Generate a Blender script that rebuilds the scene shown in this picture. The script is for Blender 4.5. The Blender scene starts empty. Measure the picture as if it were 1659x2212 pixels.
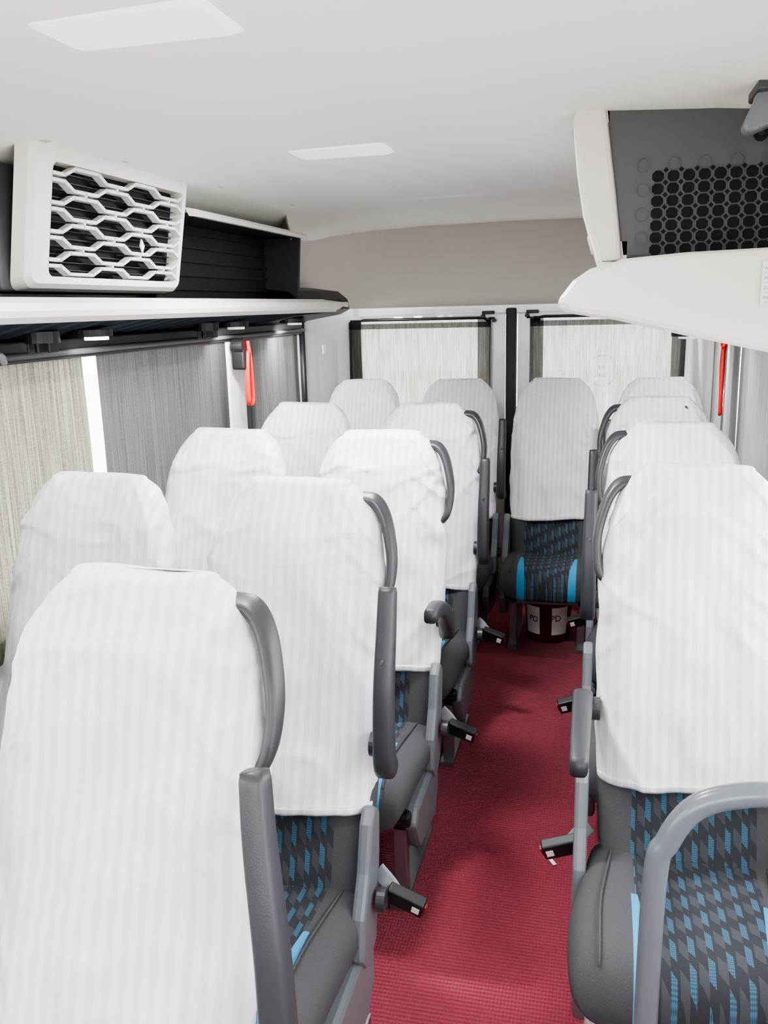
import bpy, random
from math import *
from mathutils import Vector, Matrix, noise
random.seed(3)
H=1.72; XC=-.51
scene=bpy.context.scene
col=scene.collection
try:
    scene.view_settings.view_transform='AgX'
    scene.view_settings.look='AgX - Medium High Contrast'
    scene.view_settings.exposure=1.0
except Exception: pass

# ---------------------------------------------------------------- helpers
def lerp_tab(tab,t):
    if t<=tab[0][0]: return tab[0][1]
    for (a,va),(b,vb) in zip(tab,tab[1:]):
        if t<=b: return va+(vb-va)*(t-a)/(b-a)
    return tab[-1][1]
def empty(name,loc=(0,0,0)):
    o=bpy.data.objects.new(name,None); o.location=loc; col.objects.link(o); o.empty_display_size=.1; return o
def mesh(name,V,F,mat=None,parent=None,smooth=True,loc=(0,0,0),bevel=0,seg=2,solid=0,mats=None,fm=None,auto=None,subsurf=0):
    me=bpy.data.meshes.new(name); me.from_pydata([tuple(v) for v in V],[],F); me.update()
    o=bpy.data.objects.new(name,me); col.objects.link(o); o.location=loc
    if mats:
        for m in mats: me.materials.append(m)
        if fm:
            for p,i in zip(me.polygons,fm): p.material_index=i
    elif mat: me.materials.append(mat)
    for p in me.polygons: p.use_smooth=smooth
    if parent: o.parent=parent
    if solid:
        m=o.modifiers.new('s','SOLIDIFY'); m.thickness=solid; m.offset=0
    if bevel:
        m=o.modifiers.new('b','BEVEL'); m.width=bevel; m.segments=seg; m.limit_method='ANGLE'; m.angle_limit=radians(40)
    if subsurf:
        m=o.modifiers.new('ss','SUBSURF'); m.levels=subsurf; m.render_levels=subsurf
    return o
def box(name,x0,x1,y0,y1,z0,z1,mat,parent=None,bevel=0,rot=None,**k):
    c=Vector(((x0+x1)/2,(y0+y1)/2,(z0+z1)/2))
    V=[Vector((x,y,z))-c for x in(x0,x1) for y in(y0,y1) for z in(z0,z1)]
    F=[(0,1,3,2),(4,6,7,5),(0,4,5,1),(2,3,7,6),(0,2,6,4),(1,5,7,3)]
    o=mesh(name,V,F,mat,parent,smooth=False,loc=c,bevel=bevel,seg=3,**k)
    if rot: o.rotation_euler=rot
    return o
def loft(name,rings,mat,parent=None,cap=True,closed=True,**k):
    n=len(rings[0]); V=[p for r in rings for p in r]; F=[]
    for i in range(len(rings)-1):
        for j in range(n if closed else n-1):
            a=i*n+j;b=i*n+(j+1)%n
            F.append((a,b,b+n,a+n))
    if cap and closed:
        F.append(tuple(range(n))[::-1]); F.append(tuple((len(rings)-1)*n+j for j in range(n)))
    return mesh(name,V,F,mat,parent,**k)
def catmull(P,n=8):
    P=[Vector(p) for p in P]; Q=[P[0]*2-P[1]]+P+[P[-1]*2-P[-2]]; out=[]
    for i in range(1,len(Q)-2):
        for s in range(n):
            t=s/n
            out.append(.5*((2*Q[i])+(Q[i+1]-Q[i-1])*t+(2*Q[i-1]-5*Q[i]+4*Q[i+1]-Q[i+2])*t*t+(3*Q[i]-Q[i-1]-3*Q[i+1]+Q[i+2])*t**3))
    out.append(P[-1]); return out
def sweep(name,P,r,mat,parent=None,n=12,r2=None,up=(0,1,0),scale=None,sm=8,pw=1,**k):
    pts=catmull(P,sm) if sm else [Vector(p) for p in P]
    rings=[]; r2=r2 or r
    for i,p in enumerate(pts):
        t=(pts[min(i+1,len(pts)-1)]-pts[max(i-1,0)]).normalized()
        u=Vector(up); u=(u-t*u.dot(t)).normalized(); v=t.cross(u)
        s=scale(i/(len(pts)-1)) if scale else 1
        se=lambda q: copysign(abs(q)**pw,q)
        rings.append([p+u*se(cos(2*pi*j/n))*r2*s+v*se(sin(2*pi*j/n))*r*s for j in range(n)])
    return loft(name,rings,mat,parent,**k)
def cyl(name,c,r,h,mat,parent=None,axis='z',n=24,r2=None,**k):
    r2=r if r2 is None else r2
    c=Vector(c); ax={'x':(Vector((0,1,0)),Vector((0,0,1)),Vector((1,0,0))),'y':(Vector((0,0,1)),Vector((1,0,0)),Vector((0,1,0))),'z':(Vector((1,0,0)),Vector((0,1,0)),Vector((0,0,1)))}[axis]
    rings=[[ax[0]*cos(2*pi*j/n)*rr+ax[1]*sin(2*pi*j/n)*rr+ax[2]*hh for j in range(n)] for rr,hh in((r,-h/2),(r2,h/2))]
    return loft(name,rings,mat,parent,loc=c,smooth=False,**k)
def prism(name,poly,axis,a0,a1,mat,parent=None,bevel=0,**k):
    def mk(p,a):
        return {'x':(a,p[0],p[1]),'y':(p[0],a,p[1]),'z':(p[0],p[1],a)}[axis]
    n=len(poly); V=[mk(p,a0) for p in poly]+[mk(p,a1) for p in poly]
    F=[tuple(range(n))[::-1],tuple(range(n,2*n))]+[(i,(i+1)%n,(i+1)%n+n,i+n) for i in range(n)]
    import bmesh
    o=mesh(name,V,F,mat,parent,smooth=False,bevel=bevel,**k)
    bm=bmesh.new(); bm.from_mesh(o.data); bmesh.ops.recalc_face_normals(bm,faces=bm.faces); bm.to_mesh(o.data); bm.free()
    return o
def rrect(x0,x1,y0,y1,r,n=6):
    out=[]
    for cx,cy,a in((x1-r,y1-r,0),(x0+r,y1-r,90),(x0+r,y0+r,180),(x1-r,y0+r,270)):
        for i in range(n+1):
            t=radians(a+90*i/n); out.append((cx+r*cos(t),cy+r*sin(t)))
    return out
def ring_plate(name,outer,inner,axis,a0,a1,mat,parent=None):
    n=len(outer)
    def mk(p,a): return {'x':(a,p[0],p[1]),'y':(p[0],a,p[1]),'z':(p[0],p[1],a)}[axis]
    V=[mk(p,a0) for p in outer]+[mk(p,a0) for p in inner]+[mk(p,a1) for p in outer]+[mk(p,a1) for p in inner]
    F=[]
    for i in range(n):
        j=(i+1)%n
        F+=[(i,j,n+j,n+i),(2*n+i,3*n+i,3*n+j,2*n+j),(i,2*n+i,2*n+j,j),(n+i,n+j,3*n+j,3*n+i)]
    return mesh(name,V,F,mat,parent,smooth=False)

# ---------------------------------------------------------------- materials
class NT:
    def __init__(s,name):
        s.m=bpy.data.materials.new(name); s.m.use_nodes=True; s.t=s.m.node_tree; s.n=s.t.nodes; s.l=s.t.links
        s.b=s.n['Principled BSDF']; s.out=s.n['Material Output']
    def tc(s,k='Object'):
        n=s.n.new('ShaderNodeTexCoord'); return n.outputs[k]
    def xyz(s,v):
        n=s.n.new('ShaderNodeSeparateXYZ'); s.l.new(v,n.inputs[0]); return n.outputs
    def m_(s,op,a,b=None,c=None):
        n=s.n.new('ShaderNodeMath'); n.operation=op
        for i,x in enumerate((a,b,c)):
            if x is None: continue
            if isinstance(x,(int,float)): n.inputs[i].default_value=x
            else: s.l.new(x,n.inputs[i])
        return n.outputs[0]
    def mix(s,f,a,b):
        n=s.n.new('ShaderNodeMix'); n.data_type='RGBA'
        for i,x in ((0,f),(6,a),(7,b)):
            if isinstance(x,(int,float)): n.inputs[i].default_value=x
            elif isinstance(x,tuple): n.inputs[i].default_value=(*x,1)
            else: s.l.new(x,n.inputs[i])
        return n.outputs[2]
    def noise(s,scale,detail=3,vec=None,stretch=None):
        n=s.n.new('ShaderNodeTexNoise'); n.inputs['Scale'].default_value=scale; n.inputs['Detail'].default_value=detail
        v=vec or s.tc()
        if stretch:
            mp=s.n.new('ShaderNodeMapping'); mp.inputs['Scale'].default_value=stretch; s.l.new(v,mp.inputs[0]); v=mp.outputs[0]
        s.l.new(v,n.inputs['Vector']); return n.outputs['Fac']
    def bump(s,h,st=.2,d=.01):
        n=s.n.new('ShaderNodeBump'); n.inputs['Strength'].default_value=st; n.inputs['Distance'].default_value=d
        s.l.new(h,n.inputs['Height']); s.l.new(n.outputs[0],s.b.inputs['Normal']); return n
    def set(s,**k):
        for a,v in k.items():
            i=s.b.inputs[a.replace('_',' ')]
            if isinstance(v,tuple): i.default_value=(*v,1) if len(v)==3 else v
            elif isinstance(v,(int,float)): i.default_value=v
            else: s.l.new(v,i)
        return s
def simple(name,c,rough=.5,metal=0,bs=60,bst=.05,var=.06,emit=None,coat=0):
    t=NT(name); f=t.noise(bs,3)
    t.set(Base_Color=t.mix(f,tuple(x*(1-var) for x in c),tuple(min(1,x*(1+var)) for x in c)),Roughness=rough,Metallic=metal)
    if bst: t.bump(f,bst,.002)
    if coat: t.set(Coat_Weight=coat)
    if emit: t.b.inputs['Emission Color'].default_value=(*c,1); t.b.inputs['Emission Strength'].default_value=emit
    return t.m

M={}
M['ceil']=simple('headliner_cream',(.90,.885,.84),.85,bs=400,bst=.15,var=.03)
M['clip']=simple('clip_cap',(.55,.535,.50),.6,bst=0)
M['taupe']=simple('header_trim',(.58,.55,.51),.8,bs=200,bst=.1,var=.03)
M['cream']=simple('cream_plastic',(.73,.69,.64),.45,bs=300,bst=.05,var=.02)
M['wall']=simple('wall_trim_grey',(.52,.51,.52),.6,bs=200,bst=.05,var=.03)
M['white']=simple('painted_white_metal',(.84,.84,.84),.3,bs=20,bst=0,var=.02,coat=.4)
M['black']=simple('black_plastic',(.008,.008,.010),.5,bs=300,bst=.1)
M['dkpanel']=simple('dark_grey_panel',(.072,.072,.076),.55,bs=400,bst=.1)
M['hole']=simple('vent_hole_black',(.002,.002,.002),.9,bst=0)
M['slat']=simple('grille_slat_cream',(.66,.645,.62),.45,bst=0)
M['dkplas']=simple('charcoal_plastic',(.036,.040,.046),.40,bs=500,bst=.15)
M['gyplas']=simple('grey_plastic',(.14,.158,.175),.4,bs=400,bst=.08)
M['pipe']=simple('grey_powder_coat',(.12,.14,.16),.3,bs=100,bst=.03,coat=.3)
M['metal']=simple('leg_metal',(.25,.25,.26),.4,metal=.8,bst=0)
M['chrome']=simple('chrome',(.7,.7,.7),.15,metal=1,bst=0)
M['red']=simple('red_plastic',(.80,.008,.005),.4,bst=0)
M['btn']=simple('release_button',(.30,.02,.012),.5,bst=0)
M['lens']=simple('lamp_lens',(.84,.84,.93),.3,bs=100,bst=.02,var=.02,emit=.35)
M['spot']=simple('reading_light_lens',(1,.98,.92),.3,bst=0,var=0,emit=6)
M['label']=simple('paper_label',(.82,.80,.76),.6,bst=0)
M['labeltxt']=simple('label_print',(.35,.33,.30),.6,bst=0)
M['bucket']=simple('bucket_plastic',(.10,.012,.012),.4,bst=0)
M['rubber']=simple('door_seal_rubber',(.01,.01,.012),.6,bst=0)
M['beltgrey']=simple('belt_webbing',(.22,.24,.26),.7,bs=300)
M['ground']=simple('concrete_ground',(.60,.58,.54),.9,bs=3,bst=.1)  # pale tone chosen to bounce sun up onto the ceiling
M['wrap']=simple('clear_wrap_film',(.75,.76,.78),.15,bs=30,bst=.8,var=.2,coat=.6)

def cover_mat():
    t=NT('satin_stripe_cover'); x,y,z=t.xyz(t.tc())
    s=t.m_('SINE',t.m_('MULTIPLY',x,2*pi/.025))
    st=t.m_('MINIMUM',t.m_('MAXIMUM',t.m_('ADD',t.m_('MULTIPLY',s,3),.5),0),1)
    base=t.mix(st,(.71,.72,.765),(.82,.83,.86))
    t.set(Base_Color=base,Roughness=t.m_('SUBTRACT',.75,t.m_('MULTIPLY',st,.35)),Sheen_Weight=.1)
    w=t.noise(4.5,2,stretch=(1.0,1.0,.45)); fine=t.noise(500,2)
    t.bump(t.m_('ADD',w,t.m_('MULTIPLY',fine,.006)),.85,.11)
    return t.m
M['cover']=cover_mat()
def pattern_mat(name,axis,halfw=.135,y_acc=None):
    t=NT(name); xyz=t.xyz(t.tc()); x=xyz[0]; v=xyz[axis]
    u=t.m_('DIVIDE',x,.018); cu=t.m_('FLOOR',u); fu=t.m_('FRACT',u)
    vv=t.m_('ADD',t.m_('ADD',t.m_('DIVIDE',v,.072),t.m_('MULTIPLY',cu,.37)),t.m_('MULTIPLY',fu,.26))
    fv=t.m_('FRACT',vv)
    even=t.m_('LESS_THAN',t.m_('FRACT',t.m_('MULTIPLY',cu,.5)),.25)
    dash=t.m_('MULTIPLY',t.m_('MULTIPLY',t.m_('LESS_THAN',fu,.70),even),t.m_('LESS_THAN',fv,.62))
    dash2=t.m_('MULTIPLY',t.m_('SUBTRACT',1,even),t.m_('LESS_THAN',t.m_('FRACT',t.m_('ADD',vv,.45)),.5))
    dx=t.m_('SINE',t.m_('MULTIPLY',x,2*pi/.0035)); dv=t.m_('SINE',t.m_('MULTIPLY',v,2*pi/.005))
    dots=t.m_('ADD',.25,t.m_('MULTIPLY',t.m_('GREATER_THAN',t.m_('ADD',dx,dv),-.2),.6))
    nz=t.noise(350,1)
    c=t.mix(dash2,(.028,.031,.037),(.050,.055,.063))
    c=t.mix(t.m_('MULTIPLY',dash,dots),c,(.050,.150,.24))
    ax=t.m_('ABSOLUTE',x)
    inside=t.m_('LESS_THAN',ax,halfw)
    plain=t.mix(nz,(.046,.048,.053),(.076,.079,.086))
    c=t.mix(inside,plain,c)
    if y_acc:
        acc=t.m_('MULTIPLY',t.m_('MULTIPLY',t.m_('GREATER_THAN',ax,t.m_('ADD',halfw-.004,t.m_('MULTIPLY',t.m_('ADD',v,.42),.10))),t.m_('LESS_THAN',ax,halfw+.008)),
            t.m_('MULTIPLY',t.m_('LESS_THAN',v,y_acc[0]),t.m_('GREATER_THAN',v,y_acc[1])))
        c=t.mix(acc,c,(.05,.31,.56))
    t.set(Base_Color=c,Roughness=.9); t.bump(nz,.35,.002)
    return t.m
M['patC']=pattern_mat('seat_cushion_fabric',1,.135,(-.44,-.70))
M['patB']=pattern_mat('seat_back_fabric',2,.14)
def carpet():
    t=NT('red_ribbed_carpet'); x,y,z=t.xyz(t.tc())
    rib=t.m_('SINE',t.m_('MULTIPLY',y,2*pi/.013)); rib2=t.m_('SINE',t.m_('MULTIPLY',x,2*pi/.009))
    n1=t.noise(2.5,4); n2=t.noise(260,2)
    c=t.mix(n1,(.25,.020,.042),(.38,.042,.076)); c=t.mix(t.m_('MULTIPLY',n2,.5),c,(.19,.014,.033))
    c=t.mix(t.m_('MULTIPLY',t.m_('ADD',rib,1),.18),c,(.14,.009,.022))
    t.set(Base_Color=c,Roughness=.95,Sheen_Weight=.1)
    t.bump(t.m_('ADD',t.m_('ADD',rib,t.m_('MULTIPLY',rib2,.5)),n2),.6,.004); return t.m
M['carpet']=carpet()
def curtain_mat(name,c1,c2,alpha,transl=.6,streak=(160,160,3)):
    t=NT(name); f=t.noise(1,4,stretch=streak); f2=t.noise(1,2,stretch=(60,60,400))
    f=t.m_('ADD',t.m_('MULTIPLY',f,.75),t.m_('MULTIPLY',f2,.25))
    mr=t.n.new('ShaderNodeMapRange'); mr.inputs[1].default_value=.35; mr.inputs[2].default_value=.65; t.l.new(f,mr.inputs[0]); f=mr.outputs[0]
    c=t.mix(f,c1,c2)
    d=t.n.new('ShaderNodeBsdfDiffuse'); tr=t.n.new('ShaderNodeBsdfTranslucent'); tp=t.n.new('ShaderNodeBsdfTransparent')
    t.l.new(c,d.inputs[0]); t.l.new(c,tr.inputs[0])
    m1=t.n.new('ShaderNodeMixShader'); m1.inputs[0].default_value=transl; t.l.new(d.outputs[0],m1.inputs[1]); t.l.new(tr.outputs[0],m1.inputs[2])
    m2=t.n.new('ShaderNodeMixShader')
    a=t.m_('ADD',alpha*.75,t.m_('MULTIPLY',f,alpha*.5)); t.l.new(a,m2.inputs[0])
    t.l.new(m1.outputs[0],m2.inputs[1]); t.l.new(tp.outputs[0],m2.inputs[2]); t.l.new(m2.outputs[0],t.out.inputs[0]); return t.m
M['curtR']=curtain_mat('sheer_curtain_rear',(.19,.172,.148),(.36,.338,.30),.05,.65,(120,120,6))
M['curtK']=curtain_mat('black_sheer_curtain',(.012,.016,.016),(.04,.045,.045),.16,.5)
M['curtL']=curtain_mat('sheer_curtain_tan',(.055,.051,.038),(.175,.167,.132),.012,.7)  # tan-grey streaked sheer for the front left window
M['curtG']=curtain_mat('grey_sheer_curtain',(.055,.053,.055),(.10,.096,.096),.006,.35)
M['curtW']=curtain_mat('light_grey_curtain',(.18,.175,.18),(.25,.245,.25),.004,.35)
M['mark']=curtain_mat('decal_film',(.10,.11,.11),(.14,.15,.15),.95,.5)
def shelf_under():
    t=NT('shelf_underside_fabric'); x,y,z=t.xyz(t.tc())
    f=t.m_('GREATER_THAN',t.m_('SINE',t.m_('ADD',t.m_('MULTIPLY',y,60),t.m_('MULTIPLY',x,30))),.4)
    t.set(Base_Color=t.mix(f,(.012,.014,.017),(.015,.035,.055)),Roughness=.95); t.b.inputs['Specular IOR Level'].default_value=.08; return t.m
M['under']=shelf_under()

# ---------------------------------------------------------------- camera
yaw,pitch,roll,f=radians(14.13),radians(13.219),radians(1.503),1882.4
s_,c_,st,ct=sin(yaw),cos(yaw),sin(pitch),cos(pitch)
R=Vector((c_,s_,0)); U=Vector((-s_*st,c_*st,ct)); Fw=Vector((-s_*ct,c_*ct,-st))
R,U=R*cos(roll)-U*sin(roll),U*cos(roll)+R*sin(roll)
cam=bpy.data.cameras.new('camera'); co=bpy.data.objects.new('camera',cam); col.objects.link(co)
m=Matrix((R,U,-Fw)).transposed().to_4x4(); m.translation=(0,0,H); co.matrix_world=m
cam.sensor_fit='VERTICAL'; cam.sensor_height=36; cam.lens=36*f/2212; cam.clip_start=.02
scene.camera=co

# ---------------------------------------------------------------- shell
WL,WR=-1.60,.58
YF,YB=-.9,5.2
box('floor',WL,WR,YF,YB,-.06,0,M['carpet'])
box('ground',-30,30,-30,30,-.5,-.45,M['ground'])  # unseen plane, added to stop sky light from below and bounce sun
prof=[(-1.09,.02),(-1.075,.20),(-1.03,.335),(-.95,.395),(-.86,.42),(-.75,.435),(-.5,.448),(0,.455),(.5,.450),(.75,.44),(.86,.43),(.95,.41),(1.03,.35),(1.075,.2),(1.09,.02)]
ys=[YF+(YB-YF)*i/40 for i in range(41)]
V=[];n=len(prof)
for y in ys:
    for o,z in prof:
        V.append((XC+o,y,H+z+.004*noise.noise(Vector((o*2,y*1.5,0)))))
F=[(i*n+j,i*n+j+1,(i+1)*n+j+1,(i+1)*n+j) for i in range(len(ys)-1) for j in range(n-1)]
mesh('ceiling',V,F,M['ceil'],solid=.03)
def zc(o): return H+lerp_tab(prof,o)
def wall_side(name,x,sgn,openings,z0,z1):
    par=empty(name)
    xa,xb=(x-.05,x) if sgn<0 else (x,x+.05)
    box('lower_panel',xa,xb,YF,YB,0,z0,M['wall'],par)
    box('upper_panel',xa,xb,YF,YB,z1,1.80,M['wall'],par)
    e=YF
    for a,b in openings:
        if a>e: box('pillar_panel',xa,xb,e,a,z0,z1,M['wall'],par)
        e=b
    if e<YB: box('pillar_panel',xa,xb,e,YB,z0,z1,M['wall'],par)
opL=[(-.5,.9),(1.15,3.46),(3.80,4.42)]
opR=[(-.5,1.0),(1.1,2.78),(2.95,3.6),(3.9,4.5)]
wall_side('wall_left',WL,-1,opL,.9,1.64)
wall_side('wall_right',WR,1,opR,.9,1.64)
par=empty('front_light_block')  # unseen front panels, added to cut the light from the open front
box('lower_panel',WL,WR,YF-.05,YF,0,1.0,M['dkpanel'],par)
box('upper_panel',WL,WR,YF-.05,YF,1.85,2.2,M['ceil'],par)
box('post_a',WL,WL+.12,YF-.05,YF,1.0,1.85,M['wall'],par)
box('post_b',WR-.12,WR,YF-.05,YF,1.0,1.85,M['wall'],par)
k=1
for x,ops in((WL-.025,opL),(WR+.025,opR)):
    for a,b in ops:
        ring_plate('window_%d'%k,rrect(a+.001,b-.001,.901,1.639,.04),rrect(a+.025,b-.025,.925,1.615,.05),'x',x-.01,x+.01,M['rubber']); k+=1
par=empty('trim_1')
box('pillar_cover',WL+.001,WL+.050,3.50,3.68,.85,1.66,M['ceil'],par,bevel=.01)
par=empty('trim_2')
box('pillar_cover',WR-.03,WR,4.5,4.75,.5,1.75,M['wall'],par,bevel=.01)
par=empty('trim_3')
loft('corner_cover',[[(WL,4.45,z),(WL+.035,4.50,z),(WL+.05,4.75,z),(WL+.09,4.98,z),(WL+.16,5.10,z),(WL+.20,5.13,z),(WL,5.13,z)] for z in (.3,1.0,1.5,1.72)],M['wall'],par,smooth=False)
box('corner_label',WL+.06,WL+.068,4.78,4.83,1.47,1.52,M['label'],par)
par=empty('trim_4')
loft('corner_cover',[[(WR,4.75,z),(WR-.05,4.85,z),(WR-.08,5.0,z),(WR-.12,5.10,z),(WR-.14,5.13,z),(WR,5.13,z)] for z in (.3,1.0,1.5,1.72)],M['wall'],par,smooth=False)
pl=[(-.85,3.90),(-.95,4.12),(-.995,4.45),(-.97,4.72),(-.88,4.93),(-.72,5.05),(-.5,5.09),(0,5.10),(.5,5.09),(.72,5.05),(.88,4.93),(.97,4.72),(1.0,4.45),(1.0,4.25)]
pl=[tuple(p) for p in catmull([(a,b,0) for a,b in pl],5)]
rows=[]
for kk in range(9):
    t=kk/8
    rows.append([(XC+p[0],p[1]-.10*t**3,(H-.005)*(1-t)+t*(zc(p[0])+.012)) for p in pl])
hd=loft('wall_rear_header',rows,M['taupe'],None,cap=False,closed=False)
hd.modifiers.new('s','SOLIDIFY').thickness=.01
box('wall_back',WL,WR,5.18,5.25,0,.88,M['wall'])
box('trim_5',WL,WR,5.12,5.25,1.665,1.73,M['white'],bevel=.01)
def door(name,o0,o1,w0,w1,hinge):
    par=empty(name)
    n_=8
    outer=rrect(XC+o0,XC+o1,.12,1.70,.03,n_); inner=rrect(XC+w0,XC+w1,.92,1.655,.07,n_)
    ring_plate('panel',outer,inner,'y',5.14,5.175,M['white'],par)
    inn2=rrect(XC+w0+.012,XC+w1-.012,.932,1.643,.06,n_)
    ring_plate('window_seal',inner,inn2,'y',5.135,5.15,M['rubber'],par)
    hx=XC+hinge
    box('latch_body',hx-.035,hx+.035,5.09,5.13,1.665,1.685,M['black'],par,bevel=.004)
    for i,dx in enumerate((-.03,.0,.035)):
        cyl('latch_bolt_%d'%i,(hx+dx,5.10,1.655-.012*i),.011,.05,M['metal' if i==1 else 'black'],par,axis='y',n=12)
    for xx in (o0+.03 if o0<0 else o1-.03,):
        cyl('screw',(XC+xx,5.13,1.64),.012,.02,M['black'],par,axis='y',n=12)
door('door_1',-1.0,-.035,-.94,-.115,-.13)
door('door_2',.035,1.0,.115,.94,.12)
par=empty('trim_6'); box('centre_seal',XC-.030,XC+.030,5.10,5.17,.1,1.70,M['rubber'],par,bevel=.01)

def curtain(name,p0,p1,z0,z1,mat,amp=.012,waves=14,parent=None,nrm=(0,-1,0),nz=24):
    p0=Vector(p0);p1=Vector(p1); N=int(waves*8); V=[];nr=Vector(nrm)
    sd=random.random()*50
    for j in range(nz+1):
        t=j/nz; z=z1+(z0-z1)*t
        for i in range(N+1):
            s=i/N
            a=amp*(.45+.55*min(1,t*3))
            off=a*sin(s*waves*2*pi+1.2*noise.noise(Vector((s*5,t*1.5,sd))))+a*.6*noise.noise(Vector((s*waves*1.3,t*2,sd)))
            p=p0.lerp(p1,s)+nr*off
            V.append((p.x,p.y,z))
    F=[(j*(N+1)+i,j*(N+1)+i+1,(j+1)*(N+1)+i+1,(j+1)*(N+1)+i) for j in range(nz) for i in range(N)]
    return mesh(name,V,F,mat,parent)
for w0,w1 in ((-.95,-.11),(.11,.95)):
    par=empty('window_curtain')
    a,b=XC+w0,XC+w1
    curtain('sheer',(a,5.09,0),(b,5.09,0),.85,1.625,M['curtR'],.012,7,par)
    curtain('top_band',(a,5.07,0),(b,5.07,0),1.595,1.638,M['curtK'],.006,26,par)
    curtain('gathered_edge_l',(a+.0,5.06,0),(a+.075,5.065,0),.85,1.64,M['curtK'],.014,4,par)
    curtain('gathered_edge_r',(b-.075,5.06,0),(b+.0,5.065,0),.85,1.64,M['curtK'],.014,4,par)
    sweep('rod',[(a-.02,5.08,1.644),(b+.02,5.08,1.644)],.006,M['black'],par,sm=0,up=(0,0,1))
par=empty('window_decal')
cx,cz=XC+.51,1.345
ring_plate('ring',[(cx+.088*cos(t*pi/16),cz+.088*sin(t*pi/16)) for t in range(32)],[(cx+.076*cos(t*pi/16),cz+.076*sin(t*pi/16)) for t in range(32)],'y',5.064,5.065,M['mark'],par)
prism('bar_a',[(cx-.045,cz-.035),(cx+.02,cz-.035),(cx+.035,cz-.015),(cx-.03,cz-.015)],'y',5.064,5.065,M['mark'],par)
prism('bar_b',[(cx-.03,cz+.01),(cx+.035,cz+.01),(cx+.05,cz+.03),(cx-.015,cz+.03)],'y',5.064,5.065,M['mark'],par)
X=WL+.04
par=empty('window_curtain'); curtain('sheer',(X,1.0,0),(X,2.425,0),.8,1.61,M['curtL'],.003,10,par,nrm=(1,0,0))
par=empty('window_curtain'); curtain('sheer',(X,2.505,0),(X,3.50,0),.8,1.61,M['curtG'],.003,9,par,nrm=(1,0,0))
par=empty('window_curtain'); curtain('sheer',(X,3.69,0),(X,4.43,0),.8,1.61,M['curtG'],.008,6,par,nrm=(1,0,0))
par=empty('curtain_rail')
box('blackout_strip',WL+.002,WL+.065,.6,4.44,1.595,1.655,M['black'],par,bevel=.006)  # black strip added to block the bright gap above the curtains
sweep('tube',[(WL+.075,.8,1.615),(WL+.075,4.44,1.615)],.009,M['dkpanel'],par,sm=0,up=(0,0,1))
sweep('end_post',[(WL+.055,4.46,1.66),(WL+.055,4.46,.9)],.016,M['black'],par,sm=0)
X=WR-.05
for a,b in ((2.82,3.7),(3.72,4.6)):
    par=empty('window_curtain'); curtain('sheer',(X,a,0),(X,b,0),.8,1.66,M['curtW'],.003,7,par,nrm=(-1,0,0))

# ---------------------------------------------------------------- left shelf
par=empty('luggage_shelf')
EX=-1.27
ysn=[.9,1.5,2.0,2.5,3.0,3.5,3.9,4.2,4.4]
rings=[[(WL,y,H-.065),(EX-.02,y,H-.016),(EX,y,H-.002),(EX+.004,y,H+.012),(EX,y,H+.030),(EX-.03,y,H+.044),(WL,y,H+.052)] for y in ysn]
nn=7;V=[p for r in rings for p in r];F=[];fm=[]
for i in range(len(rings)-1):
    for j in range(nn):
        a=i*nn+j;b=i*nn+(j+1)%nn;F.append((a,b,b+nn,a+nn)); fm.append({0:1,1:0,2:0,3:0,4:0,5:2,6:2}[j])
F.append(tuple(range(nn)));fm.append(2);F.append(tuple((len(rings)-1)*nn+j for j in range(nn)));fm.append(2)
mesh('body',V,F,None,par,smooth=False,mats=[M['cream'],M['under'],M['black']],fm=fm)
loft('end_nose',[[(WL+.0,y,H-.075),(ex2-.05,y,H-.03),(ex2,y,H-.005+dz),(ex2-.01,y,H+.045+dz),(ex2-.06,y,H+.085+dz),(ex2-.20,y,H+.105),(WL+.0,y,H+.11)] for y,ex2,dz in((3.86,EX-.06,0),(4.1,EX-.015,0),(4.3,EX+.006,0),(4.42,EX+.004,0),(4.52,EX-.05,-.005),(4.56,EX-.12,-.01))],M['black'],par,smooth=False,bevel=.01)
prism('recess_panel',[(2.82,H+.05),(3.95,H+.05),(3.88,H+.33),(2.82,H+.33)],'x',WL+.08,WL+.10,M['black'],par)
for i in range(5):
    box('recess_rib_%d'%i,WL+.10,WL+.112,2.82,3.9,H+.08+i*.05,H+.09+i*.05,M['black'],par)
prism('recess_end',[(WL+.08,H+.05),(EX-.08,H+.05),(EX-.06,H+.32),(WL+.08,H+.32)],'y',3.86,3.885,M['black'],par)
box('recess_top',WL+.05,-1.34,2.82,3.88,H+.31,H+.325,M['black'],par)
loft('rail',[[(-1.345,y,H+.312),(-1.31,y,H+.308),(-1.30,y,H+.318),(-1.32,y,H+.332),(-1.36,y,H+.340)] for y in (2.80,3.2,3.7,3.9)],M['cream'],par,smooth=False)
def reading(x,y,e,z=H-.045,bright=False):
    lp=empty('reading_light',(x,y,z))
    cyl('housing',(0,0,-.006),.062,.02,M['black'],lp,n=24)
    cyl('lens',(0.0,.03,-.02),.034,.012,M['spot' if bright else 'lens'],lp,n=24)
    L=bpy.data.lights.new('bulb','SPOT'); L.energy=e; L.spot_size=radians(150); L.spot_blend=.8; L.shadow_soft_size=.03; L.color=(1,.98,.95)
    lo=bpy.data.objects.new('bulb',L); col.objects.link(lo); lo.location=(0,.03,-.035); lo.parent=lp
    lo.rotation_euler=(radians(35),radians(25 if x<XC else -25),0)
reading(-1.43,1.75,2); reading(-1.43,2.28,3,bright=True); reading(-1.43,3.30,9); reading(-1.43,4.0,20)
reading(.30,3.35,6,z=H-.112); reading(.36,4.05,16,z=H-.112)  # right-shelf pair is out of sight, added to brighten the rear rows
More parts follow.
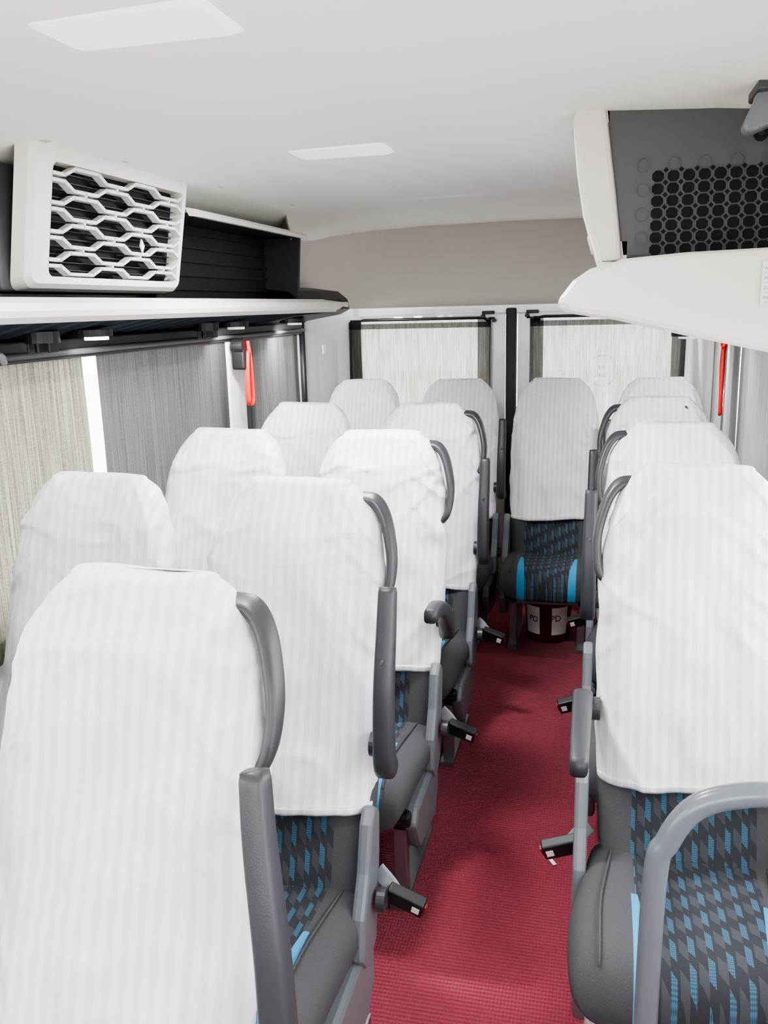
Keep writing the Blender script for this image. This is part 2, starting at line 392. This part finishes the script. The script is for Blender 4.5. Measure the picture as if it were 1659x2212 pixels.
for y in (2.08,3.1):
    lp=empty('air_nozzle',(-1.45,y,H-.045))
    cyl('collar',(0,0,-.01),.045,.03,M['black'],lp,n=20); 
    for i in range(5):
        a=i*pi/2.5; box('vane_%d'%i,-.004+.03*cos(a),.004+.03*cos(a),-.02+.02*sin(a),.02+.02*sin(a),-.05,-.01,M['black'],lp,bevel=.002)
lp=empty('coat_hook',(WL+.08,1.93,H-.085)); sweep('hook',[(0,-.03,0),(.03,-.02,-.005),(.035,.02,-.01),(.02,.05,-.03)],.009,M['gyplas'],lp)

# ---------------------------------------------------------------- AC unit left
par=empty('air_conditioner_unit')
y0,y1=1.97,2.79; zt,zb=H+.432,H+.072
def fx(z): return -1.395+(z-zb)/(zt-zb)*.065
box('housing',WL+.01,-1.44,1.93,2.80,zb-.01,zt-.06,M['dkpanel'],par,bevel=.01)
fi=rrect(y0+.085,y1-.025,zb+.028,zt-.055,.02)
def facepts(poly,dx): return [(fx(z)+dx,y,z) for y,z in poly]
A=[(fx(z)-.045,y,z) for y,z in rrect(y0-.012,y1+.01,zb-.008,zt+.006,.03)]
A2=facepts(rrect(y0-.005,y1+.004,zb-.002,zt+.002,.035),-.012)
B=facepts(rrect(y0+.012,y1-.01,zb+.01,zt-.01,.025),0.0); C=facepts(fi,-.004); D=facepts(fi,-.045)
loft('shell',[A,A2,B,C,D],M['cream'],par,cap=False,smooth=False,solid=0)
N=len(D); mesh('dark_backing',D,[tuple(range(N))],M['hole'],par,smooth=False)
def bars(name,segs,mat,par,w=.004,dx0=-.022,dx1=.0):
    V=[];F=[]
    for (ya,za),(yb,zb_) in segs:
        d=Vector((yb-ya,zb_-za)); 
        if d.length<1e-6: continue
        d.normalize(); nrm=Vector((-d.y,d.x))*w; e=d*w*.6
        q=[(ya-e.x+nrm.x,za-e.y+nrm.y),(yb+e.x+nrm.x,zb_+e.y+nrm.y),(yb+e.x-nrm.x,zb_+e.y-nrm.y),(ya-e.x-nrm.x,za-e.y-nrm.y)]
        b=len(V)
        for dx in(dx0,dx1):
            for y,z in q: V.append((fx(z)+dx,y,z))
        F+=[(b,b+1,b+2,b+3),(b+7,b+6,b+5,b+4)]+[(b+i,b+4+i,b+4+(i+1)%4,b+(i+1)%4) for i in range(4)]
    return mesh(name,V,F,mat,par,smooth=False)
segs=[];ga,gb=y0+.085,y1-.025;za_,zb2=zb+.028,zt-.055
nl=8; per=.31; sp=(zb2-za_)/nl
for k in range(nl):
    zc0=za_+sp*(k+.5); ph=(k%2)*.5+.2; amp=sp*.28
    def wv(y):
        u=((y-ga)/per+ph)%1.0
        if u<.36: return amp
        if u<.5: return amp*(1-2*(u-.36)/.14)
        if u<.86: return -amp
        return amp*(-1+2*(u-.86)/.14)
    brk=sorted(set([ga,gb]+[ga+(i+q-ph)*per for i in range(-1,6) for q in(0,.36,.5,.86) if ga<ga+(i+q-ph)*per<gb]))
    for a_,b_ in zip(brk,brk[1:]): segs.append(((a_,zc0+wv(a_+1e-5)),(b_,zc0+wv(b_-1e-5))))
    for i in range(-1,6):
        yc=ga+(i+.18-ph)*per
        if ga<yc<gb and k<nl-1: segs.append(((yc,zc0+amp),(yc,zc0+sp-amp)))
bars('grille_slats',segs,M['slat'],par,w=.0043)
segs2=[((ga,za_+i*.02),(gb,za_+i*.02)) for i in range(0,14)]
bars('inner_louvres',segs2,M['dkplas'],par,w=.0012,dx0=-.042,dx1=-.035)
prism('badge',[(2.50,H+.20),(2.512,H+.22),(2.525,H+.20),(2.512,H+.18)],'x',fx(H+.2),fx(H+.2)+.004,M['white'],par)

# ---------------------------------------------------------------- AC unit right
par=empty('air_conditioner_unit')
YR=2.27
zbr=H+.10
body=[(.035,zbr),(.575,zbr),(.575,H+.20),(.565,H+.33),(.51,H+.40),(.40,H+.43),(.24,H+.444),(-.015,H+.448)]
prism('housing',body,'y',YR,YR+.8,M['dkpanel'],par,bevel=.008)
shell=[(.04,zbr-.004),(-.02,zbr-.004),(-.055,H+.20),(-.072,H+.30),(-.085,H+.42),(-.075,H+.448),(-.012,H+.452),(-.005,H+.42),(.02,H+.25)]
prism('shell_near',shell,'y',YR-.015,YR+.05,M['cream'],par,bevel=.012)
prism('shell_far',shell,'y',YR+.75,YR+.81,M['cream'],par,bevel=.01)
prism('shell_top',[(-.085,H+.41),(-.075,H+.448),(0,H+.45),(0,H+.41)],'y',YR,YR+.8,M['cream'],par)
prism('shell_bottom',[(-.02,zbr-.004),(-.03,zbr+.04),(.05,zbr+.04),(.05,zbr-.004)],'y',YR,YR+.8,M['cream'],par)
prism('backing',[(.0,zbr+.03),(-.03,H+.41),(.0,H+.41),(.04,zbr+.03)],'y',YR+.04,YR+.78,M['hole'],par)
for i in range(9):
    z=zbr+.05+i*.032; x=-.03-(z-zbr)*.17
    box('slat_%d'%i,x-.006,x+.015,YR+.03,YR+.77,z,z+.008,M['slat'],par)
V=[];F=[]
V2=[];F2=[]
def ngon(V,F,cx,cz,r,n,rot,y):
    b=len(V)
    for i in range(n): V.append((cx+r*cos(rot+2*pi*i/n),y,cz+r*sin(rot+2*pi*i/n)))
    F.append(tuple(range(b,b+n)))
def oring(V,F,cx,cz,r0,r1,y):
    b=len(V)
    for r,yy in((r0,y),(r0,y-.003),(r1,y-.003),(r1,y)):
        for i in range(8): V.append((cx+r*cos(pi/8+pi/4*i),yy,cz+r*sin(pi/8+pi/4*i)))
    for q in range(3):
        for i in range(8):
            j=(i+1)%8; F.append((b+q*8+i,b+q*8+j,b+q*8+8+j,b+q*8+8+i))
px0,pz0=.115,H+.145
for ix in range(-1,14):
    for iz in range(-1,7):
        cx=px0+ix*.0345; cz=pz0+iz*.0275
        if cx>.55: continue
        if ix>=0 and iz<6:
            ngon(V,F,cx,cz,.0145,8,pi/8,YR-.0015)
            ngon(V,F,cx+.01725,cz+.01375,.0062,4,0,YR-.0015)
        if (0<=ix and iz<6) or (ix+iz)%2: oring(V2,F2,cx,cz,.0165,.0145,YR)
mesh('perforation_holes',V,F,M['hole'],par,smooth=False)
mesh('perforation_rims',V2,F2,M['dkpanel'],par,smooth=False)
cyl('screw_recess',(.335,YR-.002,H+.362),.016,.006,M['hole'],par,axis='y'); cyl('screw',(.335,YR-.006,H+.364),.007,.006,M['chrome'],par,axis='y',n=12)

# ---------------------------------------------------------------- right shelf with end cap
par=empty('luggage_shelf')
def rs(y,xt,k=1,dz=0):
    P=[(xt,0.0),(xt+.035,.045),(xt+.07,.068),(xt+.14,.086),(xt+.26,.094),(xt+.45,.098),(.575,.098),(.575,-.15),(xt+.45,-.115),(xt+.26,-.072),(xt+.12,-.038),(xt+.02,-.022)]
    cx,cz=.3,0
    return [(min(.575,cx+(x-cx)*k),y,H+cz+(z-cz)*k) for x,z in P]
loft('body',[rs(1.935,-.092,.975),rs(1.96,-.1),rs(2.2,-.1),rs(2.6,-.1),rs(3.2,-.02),rs(4.0,.10),rs(4.6,.22)],M['cream'],par,smooth=False,bevel=.012)
lab=empty('rating_label',(.345,1.930,H+.035))
box('paper',-.04,.06,-.001,.001,-.05,.035,M['label'],lab)
def text(name,body,loc,size,mat,par,rot=(pi/2,0,0)):
    cu=bpy.data.curves.new(name,'FONT'); cu.body=body; cu.size=size; cu.extrude=.0002; cu.align_x='LEFT'
    o=bpy.data.objects.new(name,cu); col.objects.link(o); o.data.materials.append(mat); o.location=loc; o.rotation_euler=rot; o.parent=par; return o
for i,tx in enumerate(('FORM NUMBER','PRESS NO/DATE','DATE :','PARTS :')):
    text('print_%d'%i,tx,(-.036,-.002,.018-.019*i),.009,M['labeltxt'],lab)
    box('rule_%d'%i,-.037,.057,-.002,-.001,.012-.019*i,.0127-.019*i,M['labeltxt'],lab)

par=empty('ceiling_bracket')
prism('arm',[(.262,H+.335),(.280,H+.325),(.33,H+.345),(.40,H+.38),(.40,H+.43),(.295,H+.43),(.285,H+.39)],'y',2.02,2.08,M['gyplas'],par,bevel=.010)
box('plate',.285,.45,2.0,2.14,H+.40,H+.435,M['dkplas'],par,bevel=.006)

def lamp(x0,x1,ya,yb,flush=False):
    par=empty('ceiling_panel' if flush else 'ceiling_lamp')
    z=H+.449
    mt=M['ceil'] if flush else M['lens']
    P=rrect(x0,x1,ya,yb,.03); Q=rrect(x0+.012,x1-.012,ya+.012,yb-.012,.025); S=rrect(x0+.03,x1-.03,ya+.03,yb-.03,.02)
    loft('bezel',[[(x,y,z+.01) for x,y in P],[(x,y,z-.006) for x,y in P],[(x,y,z-.010) for x,y in Q]],mt,par,cap=False,smooth=False)
    loft('lens',[[(x,y,z-.008) for x,y in Q],[(x,y,z-.016) for x,y in S]],mt,par,smooth=False)
    if flush: return
    L=bpy.data.lights.new('lamp_light','AREA'); L.shape='RECTANGLE'; L.size=x1-x0-.06; L.size_y=yb-ya-.06; L.energy=8 if ya<2 else 18; L.color=(.97,.98,1)
    lo=bpy.data.objects.new('lamp_light',L); col.objects.link(lo); lo.location=((x0+x1)/2,(ya+yb)/2,z-.022); lo.parent=par
lamp(-.90,-.555,1.265,1.475); lamp(-.91,-.585,2.46,2.67); lamp(-.80,-.47,3.72,3.90,True)
for x,y in ((-1.33,2.0),(-1.32,2.35),(-1.3,2.95),(-1.27,3.6),(-.74,1.9),(-.93,2.9),(-.9,3.5),(-.2,2.0),(-.2,2.25),(-.45,3.05),(-.12,3.2),(-.1,3.5)):
    cyl('ceiling_clip',(x,y,zc(x-XC)-.010),.017,.008,M['clip'],None,n=20,r2=.020)
for y,xa,xb in ((4.35,-.75,-.35),(4.7,-.45,-.15)):
    box('trim_seam',xa,xb,y,y+.03,H+.452-.012,H+.452,M['ceil'],bevel=.004)

# ---------------------------------------------------------------- hammers / straps
par=empty('emergency_hammer',(WL+.075,3.52,1.595))
cyl('knob',(0.02,0,-.02),.032,.05,M['black'],par,axis='x',n=20); box('bracket',-.01,.05,-.02,.03,-.12,-.03,M['black'],par,bevel=.01)
sweep('strap',[(.045,.03,-.0),(.05,.04,-.08),(.055,.035,-.24),(.055,.01,-.27),(.055,-.012,-.25),(.052,-.002,-.14),(.05,.015,-.04)],.005,M['red'],par,r2=.012,up=(1,0,0))
par=empty('emergency_hammer',(WR-.075,3.95,1.54))
sweep('rod',[(0,0,.02),(.0,0,-.60)],.006,M['chrome'],par,sm=0)
sweep('strap',[(-.012,0,-.0),(-.015,.01,-.10),(-.012,.0,-.22),(-.012,-.01,-.30),(-.012,-.008,-.12),(-.012,0,-.02)],.006,M['red'],par,r2=.007,up=(1,0,0))
cyl('knob',(-.01,0,.0),.014,.03,M['red'],par,axis='z',n=16)

# ---------------------------------------------------------------- seats
HW=[(.38,.205),(.5,.222),(.7,.228),(.95,.224),(1.06,.218),(1.13,.210),(1.18,.201),(1.22,.190),(1.25,.176),(1.28,.155),(1.298,.136),(1.31,.120)]
TK=[(.38,.10),(.6,.125),(.95,.105),(1.15,.085),(1.25,.075),(1.29,.065),(1.31,.045)]
def yf(z): return -.34*(1.31-z)
def sec(z,e=0,n=40,recess=True,wf=1):
    hw=(lerp_tab(HW,z)+e)*wf; T=lerp_tab(TK,z)+2*e; out=[]
    yb_=yf(z)-e+ (lerp_tab([(1.22,0),(1.31,.02)],z))
    for i in range(n):
        a=2*pi*i/n; cx,sy=cos(a),sin(a)
        x=hw*copysign(abs(cx)**.62,cx); y=yb_+T/2+T/2*copysign(abs(sy)**.75,sy)
        if sy<0 and recess and z<1.1: y+=.025*max(0,1-(x/(hw*.75))**2)*min(1,(1.1-z)*4)
        out.append([x,y,z])
    return out
BZ=[.38,.41,.46,.55,.65,.75,.85,.95,1.03,1.1,1.16,1.21,1.25,1.28,1.30,1.31]
def cover_mesh(seed,par):
    n=120; n1=44
    zs=[.60+ (1.0-.60)*i/n1 for i in range(n1)]+[1.0+.31*(i/40) for i in range(41)]
    rings=[]
    sm_=lambda t:max(0,min(1,t))
    def nz(*a): return noise.noise(Vector(a))
    for z in zs:
        wf=lerp_tab([(.6,.95),(.85,.985),(1.0,1)],z)
        r=sec(z,.009,n,recess=False,wf=wf)
        for i,p in enumerate(r):
            ax_=abs(p[0])/.21; sg=1 if p[0]>0 else -1
            x0_=p[0]
            d=nz(p[0]*5,p[2]*4,seed*7.3)*.016+nz(p[0]*13,p[2]*9,seed*3.1)*.006
            q=1-min(1,abs(nz(p[0]*12+p[2]*9*sg,p[2]*4,seed+3))*4.0)
            d2=q*q*.011*sm_((ax_-.30)*1.8)*sm_((z-.70)*3)
            q=1-min(1,abs(nz(p[0]*6-p[2]*5,p[2]*10,seed+9))*4.0)
            d3=q*q*.009*sm_(1-abs(z-1.22)/.17)
            q=1-min(1,abs(nz(p[0]*5+p[2]*3*sin(seed),p[2]*3,seed+31))*5.0)
            d5=q*q*.007
            d4=nz(p[0]*13,p[2]*1.6,seed+20)*.014*sm_((1.0-z)/.35)
            fr=i/n
            if fr>.5: p[1]-=d+d2+d3+d4+d5+.006*max(0,(1.0-z)/.4)
            else: p[1]+=d*.5
            p[0]+=nz(seed,p[2]*12,sg*3)*.007+nz(seed,p[2]*40,p[1]*20)*.003*(z>1.0)
            p[2]+=nz(x0_*8,p[1]*8,seed+40)*.006*sm_((z-1.2)*9)
            if z<=.601: p[2]+=nz(x0_*5,seed,0)*.010+ .012*x0_/.2*sin(seed)
        rings.append(r)
    last=rings[-1]; cy_=sum(p[1] for p in last)/n
    for sx,sy,dz in((.985,.86,.005),(.95,.62,.009),(.90,.36,.011),(.84,.12,.012)):
        rings.append([[p[0]*sx,cy_+(p[1]-cy_)*sy,p[2]+dz] for p in last]); zs.append(1.32)
    V=[p for r in rings for p in r];F=[]
    for i in range(len(rings)-1):
        for j in range(n):
            a=(j+.5)/n
            zmid=(zs[i]+zs[i+1])/2
            w_=.03+.055*max(0,min(1,(zmid-.75)/.25)) if zmid>.7 else 0.0
            if zmid>1.0 or a>.5-w_ or a<w_:
                F.append((i*n+j,i*n+(j+1)%n,(i+1)*n+(j+1)%n,(i+1)*n+j))
    F.append(tuple((len(rings)-1)*n+j for j in range(n)))
    mesh('seat_cover',V,F,M['cover'],par,solid=.003)
    sweep('cover_hem',[(p[0],p[1]-.001,p[2]+.010) for p in rings[0][int(n*.505):int(n*.995)]],.0018,M['cover'],par,sm=0,n=6,up=(0,0,1),r2=.010)
def seat(x,y,side,arm='up',seed=0,handle=True,buckle=True,cdx=0,wrap=False):
    par=empty('bus_seat',(x,y,0)); s=side
    loft('backrest',[sec(z) for z in BZ],M['patB'],par)
    cover_mesh(seed,par)
    rings=[]; n=44
    for yy,hh,sc,dz in ((-.20,.14,.93,0),(-.24,.165,.97,0),(-.35,.18,1.0,-.005),(-.48,.19,1.02,.0),(-.57,.19,1.01,.004),(-.625,.18,.99,.002),(-.66,.15,.965,-.006),(-.678,.11,.93,-.016),(-.685,.06,.88,-.028)):
        r=[];hw=.238*sc;zc_=.365+dz; sh=cdx*min(1,(-yy-.2)/.3)
        for i in range(n):
            a=2*pi*i/n;cx,sy=cos(a),sin(a)
            X_=hw*copysign(abs(cx)**.5,cx);Z_=zc_+hh/2*copysign(abs(sy)**.6,sy)
            if sy>0: Z_-=.022*max(0,1-(X_/(.15))**2)**.7 if abs(X_)<.15 else 0
            if sy<0: X_*=.93
            r.append((X_+sh,yy,Z_))
        rings.append(r)
    loft('cushion',rings,M['patC'],par)
    for sg in(-1,1):
        sweep('bolster_seam',[(sg*.175+cdx*min(1,(-yy-.2)/.3),yy,zz-.0045) for yy,zz in((-.25,.440),(-.35,.452),(-.48,.463),(-.57,.467),(-.625,.460),(-.665,.435))],.003,M['patB'],par,n=6,up=(0,0,1),sm=4)
    for ss in (s,-s):
        q=cdx*.6
        prism('recliner_cover',[(-.23,.63),(-.19,.60),(-.20,.50),(-.22,.40),(-.25,.30),(-.33,.28),(-.37,.33),(-.35,.42),(-.30,.50),(-.265,.60)],'x',ss*.220+q,ss*.252+q,M['gyplas'],par,bevel=.010)
        prism('side_shield',[(-.24,.32),(-.56,.32),(-.59,.27),(-.52,.16),(-.30,.13),(-.24,.20)],'x',ss*.20+q,ss*.243+q,M['gyplas'],par,bevel=.014)
    cyl('recliner_knob',(s*.256,-.27,.42),.026,.02,M['dkplas'],par,axis='x',n=20)
    for xx in(-.17,.17):
        box('leg_front',xx-.02,xx+.02,-.56,-.52,0,.30,M['metal'],par,bevel=.004)
        box('leg_rear',xx-.02,xx+.02,-.27,-.23,0,.30,M['metal'],par,bevel=.004)
        box('foot_rail',xx-.025,xx+.025,-.60,-.18,0,.02,M['metal'],par)
    box('crossbar',-.19,.19,-.56,-.52,.24,.28,M['metal'],par)
    box('seat_pan',-.21,.21,-.60,-.22,.27,.31,M['black'],par,bevel=.01)
    if wrap:
        rr=[]
        for i in range(14):
            z=.0+.24*i/13
            rr.append([(s*.205+.032*cos(2*pi*j/20)+.010*noise.noise(Vector((j*.9,z*30,1))),-.54+.034*sin(2*pi*j/20)+.012*noise.noise(Vector((j*.9,z*30,7))),z) for j in range(20)])
        loft('leg_wrap',rr,M['wrap'],par,smooth=False)
    if buckle:
        sweep('buckle_strap',[(s*.235,-.22,.46),(s*.255,-.23,.445),(s*.275,-.235,.42)],.005,M['beltgrey'],par,r2=.020,up=(0,.3,1),pw=.5)
        e=empty('buckle',(s*.305,-.24,.405)); e.parent=par; e.rotation_euler=(.35,s*.30,s*-.10)
        box('buckle_body',-.045,.045,-.014,.014,-.025,.025,M['black'],e,bevel=.005)
        box('buckle_button',s*.046-.003,s*.046+.003,-.006,.006,-.012,.012,M['btn'],e)
        box('buckle_label',s*.028-.009,s*.028+.009,-.0155,-.014,-.010,.010,M['label'],e)
    if handle:
        k=s
        sweep('grab_handle',[(k*.15,yf(1.285)+.045,1.278),(k*.188,yf(1.27)+.045,1.272),(k*.216,yf(1.23)+.04,1.236),(k*.236,yf(1.17)+.03,1.17),(k*.239,yf(1.12)+.03,1.115),(k*.229,yf(1.06)+.035,1.065),(k*.20,yf(1.03)+.045,1.035)],.0115,M['dkplas'],par,r2=.022,up=(0,1,.3),pw=.7,n=16)
    if arm:
        xa=s*.262
        if arm=='up': P=[(xa,-.215,.715),(xa,-.235,.76),(xa,-.225,.90),(xa,-.19,1.03),(xa,-.165,1.125)]
        elif arm=='out': P=[(xa+.05,-.235,.62),(xa+.045,-.245,.74),(xa+.035,-.23,.88),(xa+.012,-.195,1.02),(xa,-.170,1.115)]
        elif arm=='half': P=[(xa-s*.01,-.20,.72),(xa,-.25,.765),(xa,-.32,.83),(xa,-.42,.875),(xa,-.52,.885)]
        else: P=[(xa,-.16,.77),(xa,-.25,.785),(xa,-.35,.80),(xa,-.46,.805),(xa,-.56,.80)]
        sweep('armrest',P,.022,M['dkplas'],par,r2=.024,up=(0,-1,0) if arm in('up','out') else (0,0,1),scale=lambda t:(.8 if t<.02 else 1.15-.27*t) if t<.985 else .80,n=20,pw=.55)
        if arm=='out': cyl('armrest_pivot',(s*.262,-.225,.66),.030,.07,M['dkplas'],par,axis='x',n=20)
        else: cyl('armrest_pivot',(s*.245,-.19,.76),.028,.05,M['dkplas'],par,axis='x',n=20)
        if arm=='up': cyl('armrest_screw',(s*.262,-.2365,.98),.004,.012,M['metal'],par,axis='y',n=10)
    return par
xW,xA,xR=-1.245,-.701,.241
seat(xA,1.16,1,'out',1,cdx=-.02); seat(xW,1.16,1,'up',2,handle=False)
for i,(y,arm) in enumerate(((1.925,'up'),(2.753,'half'),(3.583,'up'))):
    seat(xA,y,1,arm,3+i,cdx=-.025); seat(xW,y,1,'up',10+i,handle=False,buckle=False)
for i,(y,arm) in enumerate(((2.199,'down'),(3.013,'up'),(3.823,'up'))):
    seat(xR,y,-1,arm,20+i,cdx=-.035,wrap=(i==0))
for i,(x,s,a) in enumerate(((-1.31,1,None),(-.765,1,'up'),(-.233,1,None),(.30,-1,'up'))):
    seat(x,4.80,s,a,30+i,handle=False,buckle=(i in(2,)))

par=empty('handrail')
sweep('pipe',[(.105,1.3,.0),(.105,1.3,.4),(.108,1.3,.80),(.125,1.3,.88),(.165,1.3,.945),(.235,1.3,.975),(.32,1.3,.98),(.56,1.3,.98)],.0195,M['pipe'],par,n=24)
cyl('floor_flange',(.105,1.3,.008),.045,.016,M['pipe'],par)
par=empty('paint_bucket',(-.235,4.42,0))
n=32
loft('body',[[(r*cos(2*pi*i/n),r*sin(2*pi*i/n),z) for i in range(n)] for r,z in((.105,.0),(.11,.01),(.125,.25),(.132,.255),(.132,.268),(.125,.27),(.12,.268))],M['bucket'],par)
def bl(a0,a1,z0,z1,nm):
    V=[];F=[]
    for i in range(9):
        a=a0+(a1-a0)*i/8
        for z in(z0,z1):
            r=.1125+.06*z; V.append((r*cos(a),r*sin(a),z))
    F=[(2*i,2*i+2,2*i+3,2*i+1) for i in range(8)]
    mesh(nm,V,F,M['label'],par)
bl(radians(-150),radians(-108),.05,.20,'label_a'); bl(radians(-78),radians(-35),.05,.20,'label_b')
text('lettering_a','PD',(-.088,-.118,.13),.045,M['black'],par,rot=(pi/2,0,radians(-38)))
text('lettering_b','PD',(.02,-.135,.13),.045,M['black'],par,rot=(pi/2,0,radians(25)))
mesh('paper_scrap',[(-.13,2.50,.004),(-.11,2.49,.006),(-.09,2.46,.004),(-.10,2.455,.003)],[(0,1,2,3)],M['label'])

# ---------------------------------------------------------------- lighting
w=bpy.data.worlds.new('world'); scene.world=w; w.use_nodes=True
bg=w.node_tree.nodes['Background']; bg.inputs[0].default_value=(.97,.98,1,1); bg.inputs[1].default_value=4.0
L=bpy.data.lights.new('sun','SUN'); L.energy=5; L.angle=radians(6); L.color=(1,.95,.86)
lo=bpy.data.objects.new('sun',L); col.objects.link(lo); lo.rotation_euler=(radians(-15),radians(-42),0)
